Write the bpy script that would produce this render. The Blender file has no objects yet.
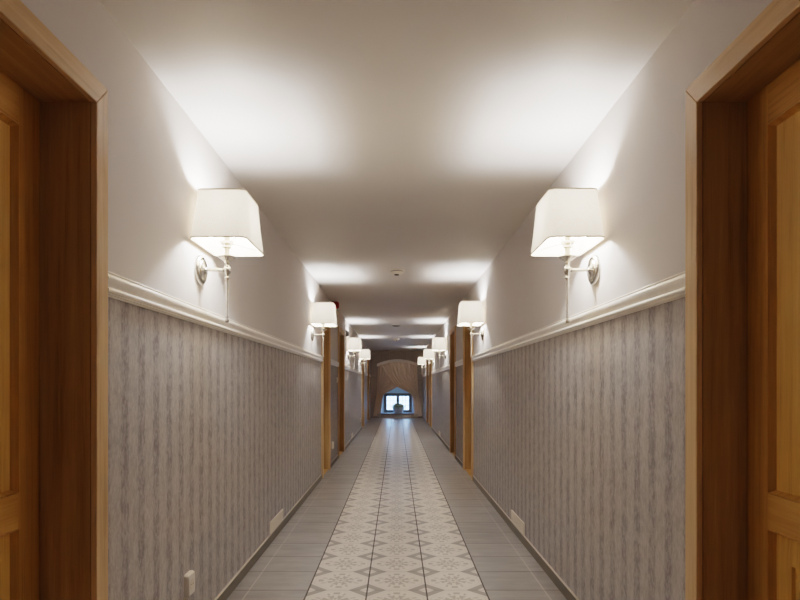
import bpy, bmesh, math, random
from mathutils import Vector, Matrix
random.seed(7)
S = bpy.context.scene
C = S.collection
PI = math.pi

# ---------------------------------------------------------------- dimensions
HW = 0.93        # half width of the corridor
CH = 2.358       # ceiling height
EYE = 1.158
Y0, Y1 = -2.6, 21.0
OT = 2.017       # door opening height
T = 0.333        # floor tile

# ---------------------------------------------------------------- node helper
class V:
    def __init__(s, nt, sock): s.nt, s.s = nt, sock
    def _op(s, op, *a, clamp=False):
        n = s.nt.nodes.new('ShaderNodeMath'); n.operation = op; n.use_clamp = clamp
        for i, v in enumerate((s,) + a):
            if isinstance(v, V): s.nt.links.new(v.s, n.inputs[i])
            else: n.inputs[i].default_value = float(v)
        return V(s.nt, n.outputs[0])
    def __add__(s, o): return s._op('ADD', o)
    def __radd__(s, o): return s._op('ADD', o)
    def __sub__(s, o): return s._op('SUBTRACT', o)
    def __rsub__(s, o): return (s * -1.0) + o
    def __mul__(s, o): return s._op('MULTIPLY', o)
    def __rmul__(s, o): return s._op('MULTIPLY', o)
    def __truediv__(s, o): return s._op('DIVIDE', o)
    def abs(s): return s._op('ABSOLUTE')
    def frac(s): return s._op('FRACT')
    def floor(s): return s._op('FLOOR')
    def sin(s): return s._op('SINE')
    def cos(s): return s._op('COSINE')
    def min(s, o): return s._op('MINIMUM', o)
    def max(s, o): return s._op('MAXIMUM', o)
    def lt(s, o): return s._op('LESS_THAN', o)
    def gt(s, o): return s._op('GREATER_THAN', o)
    def pow(s, o): return s._op('POWER', o)
    def atan2(s, o): return s._op('ARCTAN2', o)
    def sqrt(s): return s._op('SQRT')
    def clamp(s): return s._op('ADD', 0.0, clamp=True)
    def ss(s, a, b):            # smooth ramp a..b -> 0..1
        n = s.nt.nodes.new('ShaderNodeMapRange'); n.interpolation_type = 'SMOOTHSTEP'
        s.nt.links.new(s.s, n.inputs[0]); n.inputs[1].default_value = a; n.inputs[2].default_value = b
        n.inputs[3].default_value = 0; n.inputs[4].default_value = 1
        return V(s.nt, n.outputs[0])

class Mat:
    def __init__(s, name):
        s.m = bpy.data.materials.new(name); s.m.use_nodes = True
        s.nt = s.m.node_tree
        s.b = s.nt.nodes['Principled BSDF']; s.out = s.nt.nodes['Material Output']
    def n(s, t): return s.nt.nodes.new(t)
    def l(s, a, b): s.nt.links.new(a.s if isinstance(a, V) else a, b)
    def xyz(s):
        g = s.n('ShaderNodeNewGeometry'); x = s.n('ShaderNodeSeparateXYZ')
        s.l(g.outputs['Position'], x.inputs[0]); s.pos = g.outputs['Position']
        return [V(s.nt, x.outputs[i]) for i in range(3)]
    def vec(s, x, y, z):
        c = s.n('ShaderNodeCombineXYZ')
        for i, v in enumerate((x, y, z)):
            if isinstance(v, V): s.l(v, c.inputs[i])
            else: c.inputs[i].default_value = v
        return c.outputs[0]
    def noise(s, vec, scale=5, detail=3, rough=0.5, dist=0.0):
        n = s.n('ShaderNodeTexNoise'); s.l(vec, n.inputs['Vector'])
        n.inputs['Scale'].default_value = scale; n.inputs['Detail'].default_value = detail
        n.inputs['Roughness'].default_value = rough; n.inputs['Distortion'].default_value = dist
        return V(s.nt, n.outputs[0])
    def mix(s, f, a, b):
        n = s.n('ShaderNodeMix'); n.data_type = 'RGBA'
        if isinstance(f, V): s.l(f, n.inputs[0])
        else: n.inputs[0].default_value = f
        for k, v in ((6, a), (7, b)):
            if isinstance(v, tuple): n.inputs[k].default_value = v + (1,) if len(v) == 3 else v
            else: s.l(v, n.inputs[k])
        return n.outputs[2]
    def bump(s, h, strength=0.2, dist=0.005):
        n = s.n('ShaderNodeBump'); n.inputs['Strength'].default_value = strength
        n.inputs['Distance'].default_value = dist
        s.l(h, n.inputs['Height']); s.l(n.outputs[0], s.b.inputs['Normal'])
    def set(s, color=None, rough=None, metal=None, spec=None):
        for k, v in (('Base Color', color), ('Roughness', rough), ('Metallic', metal), ('Specular IOR Level', spec)):
            if v is None: continue
            if isinstance(v, tuple): s.b.inputs[k].default_value = v + (1,)
            elif isinstance(v, (int, float)): s.b.inputs[k].default_value = v
            else: s.l(v, s.b.inputs[k])
        return s

def lin(r, g, b):
    f = lambda c: ((c/255.0 + 0.055)/1.055)**2.4 if c/255.0 > 0.04045 else c/255.0/12.92
    return (f(r), f(g), f(b))

def simple(name, col, rough=0.5, metal=0.0, nscale=60, namp=0.06, spec=0.5):
    m = Mat(name); m.xyz()
    n = m.noise(m.pos, nscale, 3)
    d = tuple(c*(1-namp) for c in col); u = tuple(min(1, c*(1+namp)) for c in col)
    m.set(m.mix(n, d, u), rough, metal, spec)
    return m.m

def mk_paint(name, col, sheen=0.75):
    m = Mat(name); m.xyz()
    n = m.noise(m.pos, 2.2, 4); f = m.noise(m.pos, 90, 3)
    m.set(m.mix(n, tuple(c*0.96 for c in col), tuple(min(1, c*1.03) for c in col)), sheen, 0, 0.3)
    m.bump(f, 0.10, 0.002)
    return m.m

def mk_wallpaper():
    m = Mat('striped_wallpaper'); x, y, z = m.xyz()
    P = 0.1335
    ph = ((y - 2.046)/P + 0.5).frac()            # dark stripe centred on 0.5
    d = (ph - 0.5).abs()
    ragged = m.noise(m.vec(0.0, y*1.0, z*0.7), 75, 4, 0.65)
    d2 = d + (ragged - 0.5)*0.10
    dark = 1.0 - d2.ss(0.15, 0.29)
    mott = m.noise(m.vec(x, y*1.5, z*0.7), 48, 5, 0.7, 0.6)
    mott2 = m.noise(m.vec(x, y, z*0.8), 14, 3, 0.6)
    mm = (mott*0.7 + mott2*0.3).ss(0.36, 0.62)
    fine = m.noise(m.vec(x, y*3.0, z*0.25), 120, 2)
    light = m.mix(fine, lin(176, 170, 167), lin(190, 184, 181))
    dk = m.mix(mm, lin(130, 125, 125), lin(172, 166, 164))
    lt = m.mix(mm, lin(160, 154, 152), light)
    col = m.mix(dark, lt, dk)
    m.set(col, 0.62, 0, 0.3)
    m.bump(mott, 0.06, 0.002)
    return m.m

def mk_end_paper():
    m = Mat('taupe_wallpaper'); x, y, z = m.xyz()
    n = m.noise(m.vec(x, y, z*0.6), 26, 5, 0.65); s = m.noise(m.vec(x*3.0, y*3.0, 0.0), 14, 2)
    m.set(m.mix((n*0.6 + s*0.4).ss(0.35, 0.65), lin(174, 161, 152), lin(200, 187, 177)), 0.7, 0, 0.25)
    return m.m

def mk_wood(name, axis, dark=(128, 82, 38), mid=(158, 107, 56), light=(178, 128, 74), rough=0.42):
    m = Mat(name); x, y, z = m.xyz()
    k = 0.03
    v = {'x': (x*k, y, z), 'y': (x, y*k, z), 'z': (x, y, z*k)}[axis]
    vv = m.vec(*v)
    a = m.noise(vv, 42, 4, 0.55, 0.3); b = m.noise(vv, 260, 3, 0.6)
    v2 = {'x': (x*0.3, y, z), 'y': (x, y*0.3, z), 'z': (x, y, z*0.3)}[axis]
    c = m.noise(m.vec(*v2), 5, 3, 0.5, 0.3)
    g = (a*0.5 + b*0.25 + c*0.25)
    col = m.mix(g.ss(0.34, 0.52), lin(*dark), lin(*mid))
    n2 = m.n('ShaderNodeMix'); n2.data_type = 'RGBA'
    m.l(g.ss(0.5, 0.68), n2.inputs[0]); m.l(col, n2.inputs[6]); n2.inputs[7].default_value = lin(*light) + (1,)
    m.set(n2.outputs[2], rough, 0, 0.35)
    m.bump(b, 0.05, 0.001)
    return m.m

def mk_floor():
    m = Mat('corridor_floor_tiles'); x, y, z = m.xyz()
    u = (x/T + 0.5); v = ((y - 0.046)/T)
    fu = u.frac() - 0.5; fv = v.frac() - 0.5           # tile-centred -0.5..0.5
    au, av = fu.abs(), fv.abs()
    cu, cv = 0.5 - au, 0.5 - av                          # distance from the grout lines
    gu, gv = cu.lt(0.013), cv.lt(0.011)
    cd = cu + cv
    dia = 1.0 - cd.ss(0.315, 0.33); inner = 1.0 - cd.ss(0.125, 0.145)
    # medallion
    r = (fu*fu + fv*fv).sqrt(); th = fv.atan2(fu)
    c8 = (th*8.0).cos(); c4 = (th*4.0).cos()
    def band(val, a, b, e=0.012): return val.ss(a - e, a + e)*(1.0 - val.ss(b - e, b + e))
    ring = band(r + c8*0.014, 0.10, 0.145)
    core = 1.0 - r.ss(0.03, 0.045)
    petals = band(r, 0.055, 0.09)*(c8.ss(0.0, 0.5))
    flower = band(r + c8*-0.025, 0.165, 0.25)*(c8*-1.0 + 0.5).ss(0.0, 0.4)
    leafs = band(r + c4*-0.03, 0.27, 0.36)*((th*12.0).cos() + 0.55).ss(0.0, 0.4)*(c4 + 0.55).ss(0.0, 0.4)
    edge = band((au.max(av)).max((au + av)*0.74), 0.435, 0.447, 0.004)
    pat = ((ring.max(core)).max(petals)).max(flower).max(leafs).max(edge*0.4)
    wear = m.noise(m.vec(x, y, 0.0), 24, 4, 0.6)
    pat = pat*(wear.ss(0.25, 0.55)*0.35 + 0.65)
    cream = m.mix(wear, lin(206, 195, 181), lin(220, 209, 196))
    c = m.mix(pat*0.8, cream, lin(146, 132, 119))
    c = m.mix(dia, c, lin(144, 133, 123))
    c = m.mix(inner, c, lin(214, 203, 190))
    # plain grey-brown tiles to the sides
    tid = m.noise(m.vec(u.floor()*3.7, v.floor()*1.9, 0.0), 3.1, 0)
    st = m.noise(m.vec(x*0.25, y, 0.0), 16, 4, 0.55, 0.4); st2 = m.noise(m.vec(x, y, 0.0), 5, 3)
    gr = m.mix((st*0.55 + tid*0.3 + st2*0.15).ss(0.3, 0.7), lin(132, 126, 121), lin(160, 153, 147))
    side = x.abs().gt(1.5*T)
    col = m.mix(side, c, gr)
    light_g = x.abs().gt(1.9*T)                          # the outer joint is pale
    gcol = m.mix(light_g, lin(66, 56, 48), lin(186, 178, 170))
    col = m.mix(gu, col, gcol)
    gv2 = gv*(side*0.45 + 0.4)
    col = m.mix(gv2, col, lin(84, 74, 66))
    m.set(col, None, 0, 0.65)
    rr = m.noise(m.vec(x, y, 0.0), 3, 2)*0.05 + 0.285
    g = gu.max(gv)
    m.set(None, rr + g*0.3)
    m.bump(g*-0.6, 0.12, 0.003)
    return m.m

def mk_linen():
    m = Mat('cream_linen_shade'); x, y, z = m.xyz()
    w1 = m.noise(m.vec(x*0.15, y*0.15, z), 420, 2, 0.6); w2 = m.noise(m.vec(x, y, z*0.1), 330, 2, 0.6)
    w = (w1*0.5 + w2*0.5).ss(0.35, 0.65)
    col = m.mix(w, lin(220, 206, 180), lin(238, 226, 204))
    d = m.n('ShaderNodeBsdfDiffuse'); t = m.n('ShaderNodeBsdfTranslucent'); mx = m.n('ShaderNodeMixShader')
    m.l(col, d.inputs[0]); m.l(m.mix(w, lin(206, 186, 158), lin(232, 214, 190)), t.inputs[0])
    mx.inputs[0].default_value = SHADE_T
    em = m.n('ShaderNodeEmission'); ad = m.n('ShaderNodeAddShader'); m.l(m.mix(w, (1.0, .88, .74), (1.0, .92, .80)), em.inputs[0]); em.inputs[1].default_value = SHADE_E
    m.l(d.outputs[0], mx.inputs[1]); m.l(t.outputs[0], mx.inputs[2]); m.l(mx.outputs[0], ad.inputs[0]); m.l(em.outputs[0], ad.inputs[1]); m.l(ad.outputs[0], m.out.inputs[0])
    return m.m

def mk_bulb(name, col, strength):          # clear glass envelope with a glow
    m = Mat(name)
    t = m.n('ShaderNodeBsdfTransparent'); e = m.n('ShaderNodeEmission'); ad = m.n('ShaderNodeAddShader')
    t.inputs[0].default_value = (.97, .96, .94, 1); e.inputs[0].default_value = col + (1,); e.inputs[1].default_value = strength
    m.l(t.outputs[0], ad.inputs[0]); m.l(e.outputs[0], ad.inputs[1]); m.l(ad.outputs[0], m.out.inputs[0])
    return m.m

def mk_glass():
    m = Mat('window_glass')
    t = m.n('ShaderNodeBsdfTransparent'); g = m.n('ShaderNodeBsdfGlossy'); mx = m.n('ShaderNodeMixShader')
    t.inputs[0].default_value = (0.93, 0.96, 0.97, 1); g.inputs['Roughness'].default_value = 0.02
    f = m.n('ShaderNodeFresnel'); f.inputs[0].default_value = 1.45
    m.l(f.outputs[0], mx.inputs[0]); m.l(t.outputs[0], mx.inputs[1]); m.l(g.outputs[0], mx.inputs[2])
    m.l(mx.outputs[0], m.out.inputs[0])
    return m.m

SHADE_T = 0.06
SHADE_E = 0.235      # glow of the lit cloth
BULB = 2.0
LAMP_W = 9.5
M = dict(
    paint=mk_paint('off_white_wall_paint', lin(214, 208, 205)),
    ceil=mk_paint('off_white_ceiling_paint', lin(214, 209, 206), 0.55),
    paper=mk_wallpaper(), endpaper=mk_end_paper(), floor=mk_floor(),
    cz=mk_wood('lit_casing_oak_upright_grain', 'z', (180, 146, 106), (206, 172, 130), (220, 190, 148), 0.38),  # one oak on all doors; light on the casing painted as paler wood
    cy=mk_wood('lit_casing_oak_lengthwise_grain', 'y', (180, 146, 106), (206, 172, 130), (220, 190, 148), 0.38),
    jz=mk_wood('shaded_lining_oak_upright_grain', 'z', (146, 113, 70), (174, 140, 94), (190, 158, 110), 0.42),  # same oak, darkened to paint in the shade inside the opening
    jy=mk_wood('shaded_lining_oak_lengthwise_grain', 'y', (146, 113, 70), (174, 140, 94), (190, 158, 110), 0.42),
    wz=mk_wood('lit_leaf_oak_upright_grain', 'z', (170, 124, 62), (200, 152, 82), (214, 170, 102)), wy=mk_wood('lit_leaf_oak_lengthwise_grain', 'y', (170, 124, 62), (200, 152, 82), (214, 170, 102)),  # same oak for leaf and panels, paler to paint in corridor light
    pz=mk_wood('lit_oak_panel_grain', 'z', (184, 138, 70), (214, 168, 92), (226, 184, 112)),
    rail=simple('cream_gloss_trim', lin(240, 233, 223), 0.30),
    skirt=simple('grey_skirting_tile', lin(112, 103, 93), 0.45), skirt_top=simple('pale_skirting_joint', lin(190, 178, 164), 0.5),
    nickel=simple('brushed_nickel', (0.78, 0.75, 0.70), 0.24, 1.0, 90, 0.04),
    linen=mk_linen(), tape=simple('shade_edge_tape', lin(206, 192, 170), 0.8),
    bulb=mk_bulb('lamp_bulb_glow', (1.0, 0.94, 0.875), BULB),
    candle=simple('ivory_candle_sleeve', lin(236, 226, 208), 0.35),
    white=simple('white_plastic', lin(226, 219, 208), 0.4), cream=simple('cream_grille_plastic', lin(222, 210, 194), 0.5),
    dark=simple('dark_recess', lin(40, 36, 33), 0.6), grey=simple('grey_plastic', lin(128, 126, 122), 0.5),
    red=simple('red_alarm_plastic', lin(158, 34, 26), 0.35), darkred=simple('dark_red_plastic', lin(104, 26, 22), 0.4),
    curtain=simple('taupe_curtain_cloth', lin(230, 212, 198), 0.85, 0, 220, 0.18), fringe=simple('pale_curtain_fringe', lin(206, 190, 172), 0.9, 0, 300, 0.2),
    cornice=simple('pale_cornice_paint', lin(240, 232, 226), 0.5), reveal=mk_paint('white_reveal_paint', lin(218, 230, 240)),
    wframe=simple('dark_brown_window_wood', lin(136, 122, 114), 0.4), bar=simple('pale_glazing_bar', lin(96, 96, 100), 0.5),
    glass=mk_glass(), pot=simple('glazed_grey_pot', lin(226, 228, 232), 0.3), soil=simple('dark_soil', lin(52, 40, 32), 0.95),
    leaf=simple('grey_green_leaf', lin(172, 186, 160), 0.5, 0, 40, 0.3), flower=simple('cream_petal', lin(232, 226, 208), 0.6),
)

# ---------------------------------------------------------------- mesh helpers
def box(bm, x0, x1, y0, y1, z0, z1, mi=0):
    vs = [bm.verts.new((x, y, z)) for x in (x0, x1) for y in (y0, y1) for z in (z0, z1)]
    for f in ((0, 1, 3, 2), (4, 6, 7, 5), (0, 4, 5, 1), (2, 3, 7, 6), (0, 2, 6, 4), (1, 5, 7, 3)):
        fc = bm.faces.new([vs[i] for i in f]); fc.material_index = mi
    return vs

def obj(name, bm, mats, parent=None, smooth=False, bevel=0, auto=None):
    bmesh.ops.recalc_face_normals(bm, faces=bm.faces)
    me = bpy.data.meshes.new(name); bm.to_mesh(me); bm.free()
    for m in (mats if isinstance(mats, (list, tuple)) else [mats]): me.materials.append(m)
    if smooth:
        for p in me.polygons: p.use_smooth = True
        if auto: me.set_sharp_from_angle(angle=math.radians(auto))
    o = bpy.data.objects.new(name, me); C.objects.link(o)
    if parent: o.parent = parent
    if bevel:
        b = o.modifiers.new('bevel', 'BEVEL'); b.width = bevel; b.segments = 2; b.limit_method = 'ANGLE'
    return o

def loft(bm, rings, close=True, cap=False, mi=0):
    R = [[bm.verts.new(p) for p in r] for r in rings]
    n = len(R[0])
    for a, b in zip(R, R[1:]):
        for i in range(n if close else n - 1):
            j = (i + 1) % n
            f = bm.faces.new((a[i], a[j], b[j], b[i])); f.material_index = mi
    if cap:
        bm.faces.new(list(reversed(R[0]))).material_index = mi; bm.faces.new(R[-1]).material_index = mi
    return R

def lathe(bm, prof, axis='z', o=(0, 0, 0), seg=24, cap=True, mi=0):
    rings = []
    for r, h in prof:
        ring = []
        for i in range(seg):
            a = 2*PI*i/seg; c, s = r*math.cos(a), r*math.sin(a)
            p = {'z': (c, s, h), 'x': (h, c, s), 'y': (c, h, s)}[axis]
            ring.append((p[0] + o[0], p[1] + o[1], p[2] + o[2]))
        rings.append(ring)
    loft(bm, rings, True, cap, mi)

def tube(bm, p, q, r, r2=None, seg=12):
    p, q = Vector(p), Vector(q); d = (q - p).normalized(); r2 = r if r2 is None else r2
    t = Vector((0, 0, 1)) if abs(d.z) < 0.9 else Vector((1, 0, 0)); a = d.cross(t).normalized(); b = d.cross(a)
    loft(bm, [[c + (a*math.cos(2*PI*i/seg) + b*math.sin(2*PI*i/seg))*rr for i in range(seg)] for c, rr in ((p, r), (q, r2))], True, True)

def tag(o, label=None, cat=None, group=None, kind=None):
    for k, v in (('label', label), ('category', cat), ('group', group), ('kind', kind)):
        if v: o[k] = v
    return o

def empty(name, loc=(0, 0, 0), rz=0.0):
    o = bpy.data.objects.new(name, None); C.objects.link(o); o.empty_display_size = 0.05
    o.location = loc; o.rotation_euler = (0, 0, rz); return o

def copy_tree(o, parent=None):
    c = o.copy(); C.objects.link(c)
    if parent: c.parent = parent
    for ch in list(o.children): copy_tree(ch, c)
    return c

# ---------------------------------------------------------------- setting
DOORS = {-1: [(0.90, 1.815), (7.44, 8.18), (9.50, 10.38), (15.85, 16.75), (18.80, 19.75)],
          1: [(0.90, 1.815), (7.30, 8.17), (9.44, 10.21), (15.75, 16.72), (17.50, 18.42)]}
WB = HW + 0.25       # back of the walls
RB, RT = 1.442, 1.523

def wall_side(s, name):
    bm = bmesh.new()
    def b(y0, y1, z0, z1, mi): box(bm, min(s*HW, s*WB), max(s*HW, s*WB), y0, y1, z0, z1, mi)
    y = Y0
    for a, c in DOORS[s]:
        b(y, a - 0.03, 0, 1.48, 0); b(y, a - 0.03, 1.48, CH, 1)
        b(a - 0.03, c + 0.03, OT + 0.03, CH, 1); y = c + 0.03
    b(y, Y1 + 0.12, 0, 1.48, 0); b(y, Y1 + 0.12, 1.48, CH, 1)
    o = obj(name, bm, [M['paper'], M['paint']]); tag(o, kind='structure')
    # skirting
    sk = bmesh.new(); rl = bmesh.new()
    prof = [(0, RT), (.010, RT), (.012, RT-.002), (.012, RT-.005), (.009, RT-.007), (.009, RT-.009), (.014, RT-.010), (.021, RT-.013), (.026, RT-.018),
            (.0285, RT-.024), (.0275, RT-.031), (.024, RT-.038), (.0195, RT-.044), (.017, RT-.050), (.0165, RT-.053), (.023, RT-.0545), (.0275, RT-.058), (.030, RT-.062),
            (.0295, RT-.066), (.026, RT-.070), (.019, RT-.0715), (.019, RT-.075), (.012, RT-.077), (.008, RB), (0, RB)]
    y = Y0; segs = []
    for a, c in DOORS[s]: segs.append((y, a - 0.072)); y = c + 0.072
    segs.append((y, Y1))
    for a, c in segs:
        x0, x1 = sorted((s*HW, s*(HW - 0.012)))
        box(sk, x0, x1, a, c, 0, 0.061, 0); box(sk, x0, x1, a, c, 0.061, 0.0645, 1)
        loft(rl, [[(s*(HW - p*0.74), yy, z) for p, z in prof] for yy in (a, c)], True, True)
    o = obj('baseboard_' + ('left' if s < 0 else 'right'), sk, [M['skirt'], M['skirt_top']]); tag(o, kind='structure')
    o = obj('trim_1' if s < 0 else 'trim_2', rl, M['rail'], smooth=True, auto=32); tag(o, kind='structure')
    tag(o, 'cream moulded chair rail along the %s wall' % ('left' if s < 0 else 'right'))
wall_side(-1, 'wall_left'); wall_side(1, 'wall_right')

bm = bmesh.new(); box(bm, -WB, WB, Y0, Y1 + 0.12, -0.1, 0); tag(obj('floor', bm, M['floor']), kind='structure')
bm = bmesh.new(); box(bm, -WB, WB, Y0, Y1 + 0.12, CH, CH + 0.1); tag(obj('ceiling', bm, M['ceil']), kind='structure')
bm = bmesh.new(); box(bm, -WB, WB, Y0 - 0.1, Y0, 0, CH); tag(obj('wall_back', bm, M['paint']), kind='structure')

# end wall with a splayed window niche
NX = 0.04
f0 = (NX - 0.66, NX + 0.66, 0.16, 1.36); f1 = (NX - 0.50, NX + 0.50, 0.16, 0.86); YW = 21.52
bm = bmesh.new()
E0, E1 = Y1, Y1 + 0.12
box(bm, -HW, f0[0], E0, E1, 0, CH); box(bm, f0[1], HW, E0, E1, 0, CH)
box(bm, f0[0], f0[1], E0, E1, 0, f0[2]); box(bm, f0[0], f0[1], E0, E1, f0[3], CH)
q = lambda f, y: [(f[0], y, f[2]), (f[1], y, f[2]), (f[1], y, f[3]), (f[0], y, f[3])]
loft(bm, [q(f0, E0 + 0.001), q(f1, YW)], True, False, 1)
k = 0.12
fo = (f1[0] - k, f1[1] + k, f1[2] - k, f1[3] + k)
loft(bm, [q(f1, YW), q(fo, YW), q(fo, YW + 0.08), q(f1, YW + 0.08)], True, False, 1)
bg = (f0[0] - k, f0[1] + k, f0[2] - k, f0[3] + k)
loft(bm, [q(bg, E1), q(fo, YW + 0.08)], True, False, 1)
tag(obj('wall_end', bm, [M['endpaper'], M['reveal']]), kind='structure')

# window in the niche
w = empty('window_1', (NX, YW, f1[2])); tag(w, 'small dark-framed double casement window low in the end wall niche', kind='structure')
W, H = f1[1] - f1[0], f1[3] - f1[2]
bm = bmesh.new()
fw = 0.052
box(bm, -W/2, W/2, 0.0, 0.07, 0.004, fw); box(bm, -W/2, W/2, 0, 0.07, H - fw, H)
box(bm, -W/2, -W/2 + fw, 0, 0.07, fw, H - fw); box(bm, W/2 - fw, W/2, 0, 0.07, fw, H - fw)
obj('window_frame', bm, M['wframe'], w, bevel=0.004)
for sx in (-1, 1):
    xa, xb = sorted((sx*(W/2 - fw), 0.0)); za, zb = fw, H - fw; t = 0.056
    bm = bmesh.new()
    box(bm, xa, xb, -0.02, 0.045, za, za + t); box(bm, xa, xb, -0.02, 0.045, zb - t, zb)
    box(bm, xa, xa + t, -0.02, 0.045, za + t, zb - t); box(bm, xb - t, xb, -0.02, 0.045, za + t, zb - t)
    cs = obj('casement', bm, M['wframe'], w, bevel=0.004)
    bm = bmesh.new()
    xi0, xi1, zi0, zi1 = xa + t, xb - t, za + t, zb - t
    for i in (1, 2): xx = xi0 + (xi1 - xi0)*i/3; box(bm, xx - .006, xx + .006, -0.002, 0.022, zi0, zi1)
    for i in (1, 2): zz = zi0 + (zi1 - zi0)*i/3; box(bm, xi0, xi1, -0.003, 0.023, zz - .006, zz + .006)
    obj('glazing_bars', bm, M['bar'], cs)
    bm = bmesh.new(); bm.faces.new([bm.verts.new(p) for p in ((xi0, .01, zi0), (xi1, .01, zi0), (xi1, .01, zi1), (xi0, .01, zi1))])
    obj('pane', bm, M['glass'], cs)
    if sx > 0:
        bm = bmesh.new(); box(bm, -0.012, 0.012, -0.03, -0.02, H/2 - .03, H/2 + .03); tube(bm, (0, -.03, H/2), (0, -.06, H/2), .006); tube(bm, (0, -.06, H/2), (0, -.06, H/2 - .08), .007)
        obj('window_handle', bm, M['nickel'], cs)
bm = bmesh.new(); box(bm, f0[0] - NX + 0.0, f0[1] - NX, -0.56, -0.53, -0.03, 0.0)
obj('window_sill', bm, M['wframe'], w)

# ---------------------------------------------------------------- doors
def quad_prism(bm, pts, d0, d1, s, mi=0):
    """pts: (y, z) outline; extruded from depth d0 to d1 behind the wall face"""
    loft(bm, [[(s*(HW + d), y, z) for y, z in pts] for d in (d0, d1)], True, True, mi)

def moulding(bm, s, ya, yb, za, zb, d0, d1, w, mi=0):
    """sloped rectangular ring inside an opening"""
    o = [(ya, za), (yb, za), (yb, zb), (ya, zb)]; i = [(ya + w, za + w), (yb - w, za + w), (yb - w, zb - w), (ya + w, zb - w)]
    m = [(ya + w*.35, za + w*.35), (yb - w*.35, za + w*.35), (yb - w*.35, zb - w*.35), (ya + w*.35, zb - w*.35)]
    loft(bm, [[(s*(HW + d), y, z) for y, z in r] for r, d in ((o, d0), (m, d0 - .004), (i, d1))], True, False, mi)

def door(n, s, y0, y1):
    cw, ct = 0.073, 0.020
    e = empty('door_%d' % n, (0, 0, 0)); tag(e, kind='structure')
    g = 0.0007
    cas = [([(y1, 0), (y1 + cw, 0), (y1 + cw, OT + cw - g), (y1, OT - g)], 'cz'),
           ([(y0 - cw, 0), (y0, 0), (y0, OT - g), (y0 - cw, OT + cw - g)], 'cz'),
           ([(y0 - cw, OT + cw), (y0, OT), (y1, OT), (y1 + cw, OT + cw)], 'cy')]
    for pts, mt in cas:
        bm = bmesh.new(); quad_prism(bm, pts, -ct, -0.001, s)
        obj('casing', bm, M[mt], e, bevel=0.003)
    d0 = 0.156 if s < 0 else 0.136
    # lining of the opening, with a shallow groove behind the casing
    J = 0.03
    for ya, yb in ((y1 + 0.004, y1 + J), (y0 - J, y0 - 0.004)):
        bm = bmesh.new(); quad_prism(bm, [(ya, 0), (yb, 0), (yb, OT + J), (ya, OT + J)], 0.0, 0.245, s)
        iy = ya if ya > y0 + .1 else yb; sg = -1 if ya > y0 + .1 else 1
        a, b = sorted((iy, iy + sg*0.004))
        quad_prism(bm, [(a, 0), (b, 0), (b, OT), (a, OT)], 0.0, d0 - .004, s)
        obj('jamb', bm, M['jz'], e)
    bm = bmesh.new(); quad_prism(bm, [(y0 - .004, OT + .004), (y1 + .004, OT + .004), (y1 + .004, OT + J), (y0 - .004, OT + J)], 0.0, 0.245, s)
    quad_prism(bm, [(y0, OT), (y1, OT), (y1, OT + .004), (y0, OT + .004)], 0.0, d0 - .004, s)
    obj('jamb_head', bm, M['jy'], e)
    bm = bmesh.new(); quad_prism(bm, [(y0, 0), (y1, 0), (y1, 0.008), (y0, 0.008)], 0.005, 0.245, s)
    obj('threshold', bm, M['pz'], e, bevel=0.002)
    # leaf
    d0 = 0.156 if s < 0 else 0.136; d1 = d0 + .044; st = 0.098
    zt, zm1, zm0, zb = OT - 0.108, 0.845, 0.748, 0.17
    bm = bmesh.new()
    L = lambda a, b, c, d, mi: quad_prism(bm, [(a, c), (b, c), (b, d), (a, d)], d0, d1, s, mi)
    L(y1 - st, y1 + .003, 0.008, OT + .003, 0); L(y0 - .003, y0 + st, 0.008, OT + .003, 0)
    L(y0 + st, y1 - st, zt, OT + .003, 1); L(y0 + st, y1 - st, zm0, zm1, 1); L(y0 + st, y1 - st, 0.008, zb, 1)
    leaf = obj('door_leaf', bm, [M['wz'], M['wy']], e)
    for za, zc in ((zm1, zt), (zb, zm0)):
        bm = bmesh.new(); moulding(bm, s, y0 + st, y1 - st, za, zc, d0, d0 + .017, 0.014); obj('panel_moulding', bm, M['wz'], leaf)
    a, b = y0 + st + .010, y1 - st - .010
    bm = bmesh.new(); quad_prism(bm, [(a, zm1 + .01), (b, zm1 + .01), (b, zt - .01), (a, zt - .01)], d0 + .016, d0 + .034, s)
    obj('panel', bm, M['pz'], leaf)
    # raised lower panel: mitred frame then field
    bm = bmesh.new()
    r = lambda i: [(a + i, zb + .010 + i), (b - i, zb + .010 + i), (b - i, zm0 - .010 - i), (a + i, zm0 - .010 - i)]
    loft(bm, [[(s*(HW + d), y, z) for y, z in r(i)] for i, d in ((0, d0 + .034), (0, d0 + .016), (.075, d0 + .012), (.078, d0 + .020), (.088, d0 + .020), (.10, d0 + .008))], True, True)
    obj('panel', bm, M['pz'], leaf)
    bm = bmesh.new()
    hy = y0 + 0.055; hx = lambda d: s*(HW + d)
    x0, x1 = sorted((hx(d0 - .006), hx(d0))); box(bm, x0, x1, hy - .022, hy + .022, 0.93, 1.15)
    tube(bm, (hx(d0 - .004), hy, 1.05), (hx(d0 - .05), hy, 1.05), .009); tube(bm, (hx(d0 - .05), hy - .005, 1.05), (hx(d0 - .05), hy + .12, 1.05), .009, .007)
    obj('handle', bm, M['nickel'], leaf, bevel=0.001)
n = 0
for s in (-1, 1):
    for a, b in DOORS[s]: n += 1; door(n, s, a, b)

# ---------------------------------------------------------------- wall sconces
def rrect(hx, hy, r, z, cx, k=6):
    pts = []
    for sx, sy, a0 in ((1, 1, 0), (-1, 1, PI/2), (-1, -1, PI), (1, -1, 1.5*PI)):
        for i in range(k + 1):
            a = a0 + PI/2*i/k
            pts.append((cx + sx*(hx - r) + r*math.cos(a), sy*(hy - r) + r*math.sin(a), z))
    return pts

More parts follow.
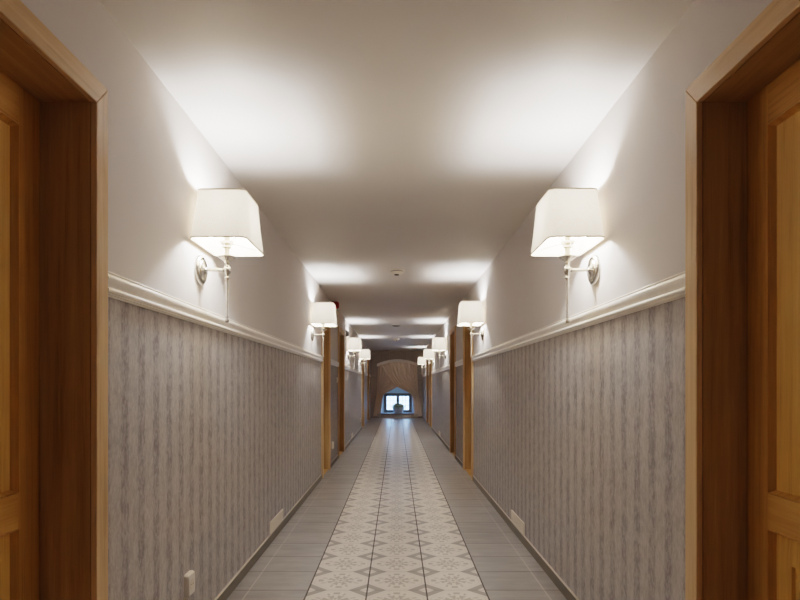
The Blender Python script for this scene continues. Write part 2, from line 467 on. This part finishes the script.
def make_sconce():
    e = empty('wall_sconce')
    bm = bmesh.new()
    lathe(bm, [(.002, .0), (.069, .0), (.069, .011), (.066, .016), (.058, .020), (.053, .017), (.048, .017), (.044, .022), (.020, .025), (.013, .031), (.002, .032)], 'x', seg=32)
    obj('backplate', bm, M['nickel'], e, True, auto=40)
    bm = bmesh.new(); tube(bm, (.02, 0, 0), (.13, 0, 0), .0075)
    lathe(bm, [(.006, .024), (.010, .026), (.010, .032), (.006, .036)], 'x', seg=16); lathe(bm, [(.006, .104), (.009, .107), (.009, .113), (.006, .116)], 'x', seg=16)
    obj('arm', bm, M['nickel'], e, True, auto=50)
    c = (.13, 0, 0)
    bm = bmesh.new()
    lathe(bm, [(.001, -.249), (.007, -.247), (.0095, -.240), (.0095, -.234), (.0060, -.230), (.0060, -.226), (.0088, -.224), (.0088, -.220), (.0062, -.216),
               (.0062, -.19), (.0088, -.052), (.0088, -.044), (.0120, -.040), (.0120, -.034), (.0080, -.030), (.009, -.022), (.015, -.014), (.0185, -.003),
               (.0185, .006), (.014, .015), (.009, .020), (.009, .026), (.013, .030), (.013, .034), (.008, .037)], 'z', c, 20)
    obj('stem', bm, M['nickel'], e, True, auto=50)
    bm = bmesh.new()
    lathe(bm, [(.006, .035), (.012, .038), (.022, .046), (.034, .054), (.042, .060), (.042, .063), (.034, .061), (.020, .056), (.003, .055)], 'z', c, 28)
    obj('drip_cup', bm, M['nickel'], e, True, auto=50)
    bm = bmesh.new(); lathe(bm, [(.0115, .054), (.0115, .150), (.0125, .151), (.0125, .153), (.003, .153)], 'z', c, 20)
    obj('candle_sleeve', bm, M['candle'], e, True, auto=50)
    bm = bmesh.new()
    lathe(bm, [(.013, .105), (.020, .105), (.020, .113), (.013, .113), (.013, .105)], 'z', c, 20, False)
    lathe(bm, [(.0265, .122), (.030, .122), (.030, .134), (.0265, .134), (.0265, .122)], 'z', c, 24, False)
    for i in range(4):
        a = PI/4 + i*PI/2; dx, dy = math.cos(a), math.sin(a)
        tube(bm, (.13 + .015*dx, .015*dy, .109), (.13 + .028*dx, .028*dy, .127), .002, seg=6)
        tx, ty = .14 + (1 if dx > 0 else -1)*.090, (1 if dy > 0 else -1)*.158
        tube(bm, (.13 + .028*dx, .028*dy, .128), (tx, ty, .128), .0016, seg=6)
    obj('shade_carrier', bm, M['nickel'], e, True, auto=50)
    bm = bmesh.new()
    lathe(bm, [(.010, .150), (.011, .175), (.016, .195), (.026, .220), (.030, .242), (.027, .260), (.018, .274), (.004, .280)], 'z', c, 16)
    obj('bulb', bm, M['bulb'], e, True)
    ld = bpy.data.lights.new('sconce_light', 'POINT'); ld.energy = LAMP_W; ld.color = (.945, .985, 1.045); ld.shadow_soft_size = .033
    lo = bpy.data.objects.new('sconce_light', ld); C.objects.link(lo); lo.parent = e; lo.location = (.13, 0, .240)
    sh = bmesh.new()
    B, Tp = (.126, .196), (.110, .138)
    zb, zt = .108, .336; K = 8
    rings = []
    for i in range(K + 1):
        t = i/K; sag = 1 - .010*math.sin(PI*t)
        rings.append(rrect((B[0] + (Tp[0] - B[0])*t)*sag, (B[1] + (Tp[1] - B[1])*t)*sag, .036 - .006*t, zb + (zt - zb)*t, .14))
    sh_rings = rings; loft(sh, rings)
    shade = obj('lamp_shade', sh, M['linen'], e, True)
    for (h, z, a) in ((B, zb, 0), (Tp, zt, 1)):
        r = .036 - .006*a
        tp = bmesh.new(); loft(tp, [rrect(h[0] + d, h[1] + d, r, z + dz, .14) for d, dz in ((.0012, -.002), (.0016, .004), (-.0018, .004), (-.0018, -.002), (.0012, -.002))])
        obj('shade_trim', tp, M['tape'], shade, True, auto=40)
    return e
sc = make_sconce()
ZS = 1.158 + .546
SP = [(-1, 2.82, 'nearest sconce on the left wall, right beside the big wooden doorway in front'),
      (1, 2.80, 'nearest sconce on the right wall, right beside the big wooden doorway in front'),
      (-1, 6.52, 'second sconce along the left wall, standing before the first far door'),
      (1, 6.42, 'second sconce along the right wall, standing before the first far door'),
      (-1, 11.3, 'third sconce along the left wall, just past the grey round siren'),
      (1, 11.25, 'third sconce along the right wall, past the second far door'),
      (-1, 14.95, 'fourth and farthest sconce on the left wall, small and close to the curtain'),
      (1, 14.9, 'fourth sconce along the right wall, next to the last visible one'),
      (1, 18.9, 'farthest and smallest sconce on the right wall, touching the curtain edge in view')]
for i, (s, y, lab) in enumerate(SP):
    o = sc if i == 0 else copy_tree(sc)
    o.location = (s*HW, y, ZS if y > 3 else EYE + .546*y/2.84); o.rotation_euler = (0, 0, 0 if s < 0 else PI)
    tag(o, lab, 'wall lamp', 'nickel wall sconces with cream shades')

# ---------------------------------------------------------------- small fittings
def on_wall(name, s, y, z): return empty(name, (s*HW, y, z), 0 if s < 0 else PI)   # local +x points into the corridor

def plate(bm, w, h, t, r, x0=0.0):
    def ring(k, x):
        pts = []
        for sy, sz, a0 in ((1, 1, 0), (-1, 1, PI/2), (-1, -1, PI), (1, -1, 1.5*PI)):
            for i in range(5):
                a = a0 + PI/2*i/4; pts.append((x, sy*(w/2 - r) + (r - k)*math.cos(a), sz*(h/2 - r) + (r - k)*math.sin(a)))
        return pts
    loft(bm, [ring(0, x0), ring(0, x0 + t*.6), ring(r*.45, x0 + t)], True, True)

def socket(s, y, z, lab):
    e = on_wall('power_socket', s, y, z); tag(e, lab, 'socket', 'white wall sockets')
    bm = bmesh.new(); plate(bm, .084, .100, .022, .012); obj('face_plate', bm, M['white'], e, True, auto=40)
    bm = bmesh.new(); lathe(bm, [(.021, .0215), (.023, .0225), (.023, .0235), (.021, .0235), (.019, .0228), (.002, .0228)], 'x', seg=24)
    obj('socket_recess', bm, M['cream'], e, True, auto=40)
    bm = bmesh.new()
    for dy in (-.0095, .0095): lathe(bm, [(.0028, .0228), (.0028, .0232), (.0002, .0232)], 'x', (0, dy, 0), 10)
    obj('pin_hole', bm, M['dark'], e)
socket(-1, 2.655, .276, 'white power socket low on the wallpaper nearest the front left doorway')
socket(-1, 8.62, .29, 'white power socket between the first and second far doors on the left wall')
socket(-1, 15.1, .27, 'tiny white power socket just before the far left door near the curtain')
e = on_wall('light_switch', -1, 9.3, 1.235); tag(e, 'white light switch between the two far doors on the left wall', 'switch')
bm = bmesh.new(); plate(bm, .082, .082, .010, .008); obj('face_plate', bm, M['white'], e, True, auto=40)
bm = bmesh.new(); plate(bm, .055, .055, .006, .004, .010); obj('rocker', bm, M['white'], e, True, auto=40)

def grille(s, y, lab):
    e = on_wall('vent_grille', s, y, .110); tag(e, lab, 'vent', 'cream vent grilles above the skirting')
    w, h = .47, .088; bm = bmesh.new()
    for a, b, c, d in ((-w/2, w/2, -h/2, -h/2 + .010), (-w/2, w/2, h/2 - .010, h/2), (-w/2, -w/2 + .012, -h/2 + .01, h/2 - .01), (w/2 - .012, w/2, -h/2 + .01, h/2 - .01)):
        box(bm, 0, .010, a, b, c, d)
    obj('frame', bm, M['cream'], e, bevel=.0015)
    bm = bmesh.new(); box(bm, 0, .002, -w/2 + .01, w/2 - .01, -h/2 + .008, h/2 - .008); obj('backing', bm, M['dark'], e)
    bm = bmesh.new()
    for i in range(7):
        z = -h/2 + .016 + i*.0094; loft(bm, [[(.002, yy, z), (.008, yy, z - .002), (.008, yy, z + .0040), (.002, yy, z + .0062)] for yy in (-w/2 + .012, w/2 - .012)], True, True)
    for i in range(1, 12):
        yy = -w/2 + .012 + i*(w - .024)/12; box(bm, .002, .0085, yy - .002, yy + .002, -h/2 + .01, h/2 - .01)
    obj('louvre', bm, M['cream'], e)
grille(-1, 4.62, 'larger cream vent grille low on the left wall, above the skirting between first two sconces')
grille(1, 4.58, 'larger cream vent grille low on the right wall, above the skirting between first two sconces')
grille(-1, 12.4, 'small far vent grille low on the left wall, beyond the second far door')
grille(1, 12.9, 'small far vent grille low on the right wall, beyond the second far door')

def detector(y, k, lab):
    e = empty('smoke_detector', (0, y, CH)); tag(e, lab, 'smoke detector', 'white smoke detectors on the ceiling')
    bm = bmesh.new(); lathe(bm, [(.002, 0), (.060*k, 0), (.060*k, -.010), (.056*k, -.014), (.002, -.014)], 'z', seg=32); obj('base', bm, M['white'], e, True, auto=40)
    bm = bmesh.new(); lathe(bm, [(.050*k, -.014), (.050*k, -.022), (.003, -.022)], 'z', seg=32); obj('sensor_slot', bm, M['grey'], e, True, auto=40)
    bm = bmesh.new(); lathe(bm, [(.054*k, -.022), (.054*k, -.030), (.040*k, -.042), (.024*k, -.046), (.002, -.046)], 'z', seg=32); obj('cover', bm, M['white'], e, True, auto=40)
    bm = bmesh.new(); lathe(bm, [(.020*k, -.0455), (.020*k, -.053), (.016*k, -.056), (.002, -.056)], 'z', seg=20); obj('sensor_cap', bm, M['dark'], e, True, auto=40)
detector(6.24, 1.28, 'white round smoke detector on the ceiling between the second pair of sconces')
detector(15.5, 1.2, 'tiny far smoke detector on the ceiling in front of the curtained end wall')
e = empty('ceiling_vent', (-.01, 12.1, CH)); tag(e, 'flat grey round vent disc on the ceiling between the two smoke detectors', 'vent')
bm = bmesh.new(); lathe(bm, [(.002, 0), (.085, 0), (.085, -.008), (.072, -.012), (.002, -.012)], 'z', seg=32); obj('rim', bm, M['grey'], e, True, auto=40)
bm = bmesh.new(); lathe(bm, [(.05, -.012), (.055, -.018), (.045, -.022), (.002, -.022)], 'z', seg=28); obj('valve_disc', bm, M['grey'], e, True, auto=40)

e = on_wall('fire_alarm', -1, 8.50, 2.293); tag(e, 'red round fire alarm high on the left wall beside a lampshade', 'fire alarm')
bm = bmesh.new(); lathe(bm, [(.002, 0), (.054, 0), (.054, .045), (.050, .050), (.002, .050)], 'x', seg=28); obj('base', bm, M['darkred'], e, True, auto=40)
bm = bmesh.new(); lathe(bm, [(.050, .050), (.053, .056), (.053, .085), (.044, .105), (.030, .112), (.002, .113)], 'x', seg=28); obj('sounder', bm, M['red'], e, True, auto=40)
e = on_wall('wall_siren', -1, 10.95, 2.10); tag(e, 'grey round siren high on the left wall before the third sconce', 'siren')
bm = bmesh.new(); lathe(bm, [(.002, 0), (.056, 0), (.056, .020), (.052, .024), (.002, .024)], 'x', seg=28); obj('base', bm, M['grey'], e, True, auto=40)
bm = bmesh.new(); lathe(bm, [(.050, .024), (.050, .040), (.042, .052), (.020, .056), (.002, .056)], 'x', seg=28); obj('sounder', bm, M['grey'], e, True, auto=40)

# ---------------------------------------------------------------- curtains, cornice, plant
def arch(x): return 2.055 - 0.155*((x - .03)/.72)**2
bm = bmesh.new(); rings = []
for i in range(41):
    x = -.69 + 1.44*i/40; z = arch(x)
    rings.append([(x, Y1 - .001, z - .10), (x, Y1 - .15, z - .10), (x, Y1 - .165, z - .084), (x, Y1 - .165, z - .018), (x, Y1 - .17, z), (x, Y1 - .001, z)])
loft(bm, rings, True, True)
o = obj('curtain_cornice', bm, M['cornice'], None, True, auto=40); tag(o, 'pale arched cornice above the curtains on the end wall', 'cornice')

def interp(P, t):
    for (t0, a), (t1, b) in zip(P, P[1:]):
        if t <= t1:
            k = (t - t0)/(t1 - t0); return a + (b - a)*k
    return P[-1][1]
def smooth_path(P, t):   # average of nearby samples
    ks = [-.05, -.025, 0, .025, .05]
    return sum((interp(P, min(1, max(0, t + k))) for k in ks), Vector((0, 0)))/5
def curtain(sx, yb, lab):
    Vx = lambda x, z: Vector((x, z))
    out = [(0, Vx(-.68, 1.86)), (.35, Vx(-.70, 1.35)), (.62, Vx(-.735, .86)), (1, Vx(-.86, .03))]
    inn = [(0, Vx(.60, 1.92)), (.20, Vx(.36, 1.44)), (.36, Vx(.03, 1.10)), (.50, Vx(-.26, .95)), (.64, Vx(-.48, .84)), (.70, Vx(-.535, .74)), (.82, Vx(-.56, .48)), (1, Vx(-.61, .03))]
    NU, NV = 180, 60; bm = bmesh.new(); g = []
    for j in range(NV + 1):
        v = j/NV; row = []; a, b = smooth_path(out, v), smooth_path(inn, v)
        for i in range(NU + 1):
            u = i/NU; p = a.lerp(b, u)
            if v < 0.02: p.y = arch(p.x) - .05
            elif v < .3: p.y += (arch(p.x) - .05 - 1.88)*(1 - v/.3)**2*.5*math.sin(PI*u)
            amp = .013 + .009*math.sin(PI*min(1, v*1.2))
            ph = 2*PI*(u*10 + .25*math.sin(5*u + 2*v))
            dy = amp*math.sin(ph) + .4*amp*math.sin(2.3*ph + 3*v)
            if v > .64: dy += -.02*math.sin(PI*u)
            row.append(bm.verts.new((.03 + sx*(p.x), Y1 - yb + dy, p.y)))
        g.append(row)
    for j in range(NV):
        for i in range(NU): bm.faces.new((g[j][i], g[j][i+1], g[j+1][i+1], g[j+1][i]))
    o = obj('curtain', bm, M['curtain'], None, True); tag(o, lab, 'curtain', 'crossed taupe curtains at the end wall')
    # pale frill along the inner edge of the hanging tail and hem
    bm = bmesh.new(); rows = []
    for j in range(40):
        v = .70 + .30*j/39; b = smooth_path(inn, v); wv = .012*math.sin(j*1.9)
        rows.append([(.03 + sx*(b.x - .02), Y1 - yb - .02, b.y), (.03 + sx*(b.x + .012 + wv), Y1 - yb - .028 + wv, b.y)])
    loft(bm, rows, False)
    obj('frill', bm, M['curtain'], o, True)
    bm = bmesh.new(); b = inn[-1][1]; rows = []
    for j in range(12):
        x = b.x - .10 + .12*j/11; rows.append([(.03 + sx*x, Y1 - yb - .045 - .012*math.sin(j*2.2), .03), (.03 + sx*x, Y1 - yb - .045, .16)])
    loft(bm, rows, False); f = obj('fringe', bm, M['fringe'], o, True); tag(f, 'pale fringe at the hem')
curtain(1, .050, 'taupe curtain panel drawn aside to the left of the end window')
curtain(-1, .125, 'taupe curtain panel drawn aside to the right of the end window')

e = empty('potted_plant', (NX + .02, Y1 + .24, f0[2])); e.scale = (1.30, 1.10, 1.02); tag(e, 'leafy plant in a grey round pot on the low window sill', 'plant')
bm = bmesh.new(); lathe(bm, [(.08, 0.001), (.105, .012), (.145, .09), (.160, .175), (.168, .195), (.162, .202), (.150, .197), (.145, .175), (.002, .17)], 'z', seg=32); obj('pot', bm, M['pot'], e, True, auto=40)
bm = bmesh.new(); lathe(bm, [(.145, .176), (.09, .188), (.002, .192)], 'z', seg=24); obj('soil', bm, M['soil'], e, True)
bm = bmesh.new(); fl = bmesh.new()
def leaf(b, base, d, L, w):
    d = d.normalized(); sd = d.cross(Vector((0, 0, 1))); sd = sd.normalized() if sd.length > .01 else Vector((1, 0, 0)); up = sd.cross(d)
    P = [base, base + d*L*.35 + sd*w + up*.01, base + d*L*.7 + sd*w*.8 - up*.004, base + d*L - up*.03*L/.1, base + d*L*.7 - sd*w*.8 - up*.004, base + d*L*.35 - sd*w + up*.01]
    mid = b.verts.new(base + d*L*.5 + up*.014); vs = [b.verts.new(p) for p in P]
    for i in range(6): b.faces.new((vs[i], vs[(i+1) % 6], mid))
for i in range(170):
    a = random.uniform(0, 2*PI); el = random.uniform(.0, 1.1); d = Vector((math.cos(a)*math.cos(el), math.sin(a)*math.cos(el)*.8, math.sin(el)))
    base = Vector((0, 0, .19)) + d*random.uniform(.03, .125)*(1.25 - .5*math.sin(el)); leaf(bm, base, d + Vector((0, 0, random.uniform(-.4, .2))), random.uniform(.09, .14), random.uniform(.024, .034))
lathe(bm, [(.01, .17), (.10, .19), (.15, .23), (.145, .27), (.10, .31), (.01, .325)], 'z', seg=14)
obj('foliage', bm, M['leaf'], e)
for i in range(16):
    a = random.uniform(0, 2*PI); el = random.uniform(.4, 1.4); d = Vector((math.cos(a)*math.cos(el), math.sin(a)*math.cos(el), math.sin(el)))
    c = Vector((0, 0, .20)) + d*random.uniform(.11, .16)
    for k in range(5): leaf(fl, c, Vector((math.cos(k*1.257), math.sin(k*1.257), .4)), .03, .011)
obj('blossom', fl, M['flower'], e)

# ---------------------------------------------------------------- light
wd = bpy.data.worlds.new('daylight'); S.world = wd; wd.use_nodes = True
nt = wd.node_tree; bg = nt.nodes['Background']
tc = nt.nodes.new('ShaderNodeTexCoord'); sp = nt.nodes.new('ShaderNodeSeparateXYZ'); rp = nt.nodes.new('ShaderNodeValToRGB')
nt.links.new(tc.outputs['Generated'], sp.inputs[0]); nt.links.new(sp.outputs[2], rp.inputs[0]); nt.links.new(rp.outputs[0], bg.inputs[0])
rp.color_ramp.elements[0].position = 0.0; rp.color_ramp.elements[0].color = (.33, .58, 1.0, 1)
rp.color_ramp.elements[1].position = .35; rp.color_ramp.elements[1].color = (.30, .55, 1.0, 1)
SKY = 4.0
bg.inputs[1].default_value = SKY
ld = bpy.data.lights.new('daylight_portal', 'AREA'); ld.shape = 'RECTANGLE'; ld.size = 1.0; ld.size_y = .70; ld.cycles.is_portal = True
lo = bpy.data.objects.new('daylight_portal', ld); C.objects.link(lo); lo.location = (NX, YW + .10, f1[2] + H/2); lo.rotation_euler = (-PI/2, 0, 0)
# unseen fill lights added behind the viewer, standing in for the corridor's rear
for s in (-1, 1):
    ld = bpy.data.lights.new('rear_fill', 'POINT'); ld.energy = 1.2; ld.color = (.96, .98, 1.0); ld.shadow_soft_size = .35
    lo = bpy.data.objects.new('rear_fill', ld); C.objects.link(lo); lo.location = (s*.74, -.85, 1.95)

# ---------------------------------------------------------------- camera
cd = bpy.data.cameras.new('camera'); co = bpy.data.objects.new('camera', cd); C.objects.link(co)
cd.sensor_width = 36; cd.lens = 598/800*36; cd.shift_x = 3.3/800; cd.shift_y = 85/800
cd.clip_start = .02; co.location = (0, 0, EYE); co.rotation_euler = (PI/2, 0, 0)
S.camera = co
S.view_settings.view_transform = 'Filmic'; S.view_settings.look = 'Medium High Contrast'; S.view_settings.exposure = 1.5; S.view_settings.gamma = 1.0
cy = S.cycles
cy.max_bounces = 14; cy.diffuse_bounces = 8; cy.glossy_bounces = 4; cy.transmission_bounces = 8; cy.transparent_max_bounces = 8
cy.use_denoising = True; cy.use_adaptive_sampling = False; cy.use_guiding = True; cy.use_surface_guiding = True; cy.guiding_training_samples = 64; cy.blur_glossy = 0.5; cy.sample_clamp_indirect = 4; cy.caustics_reflective = False; cy.caustics_refractive = False
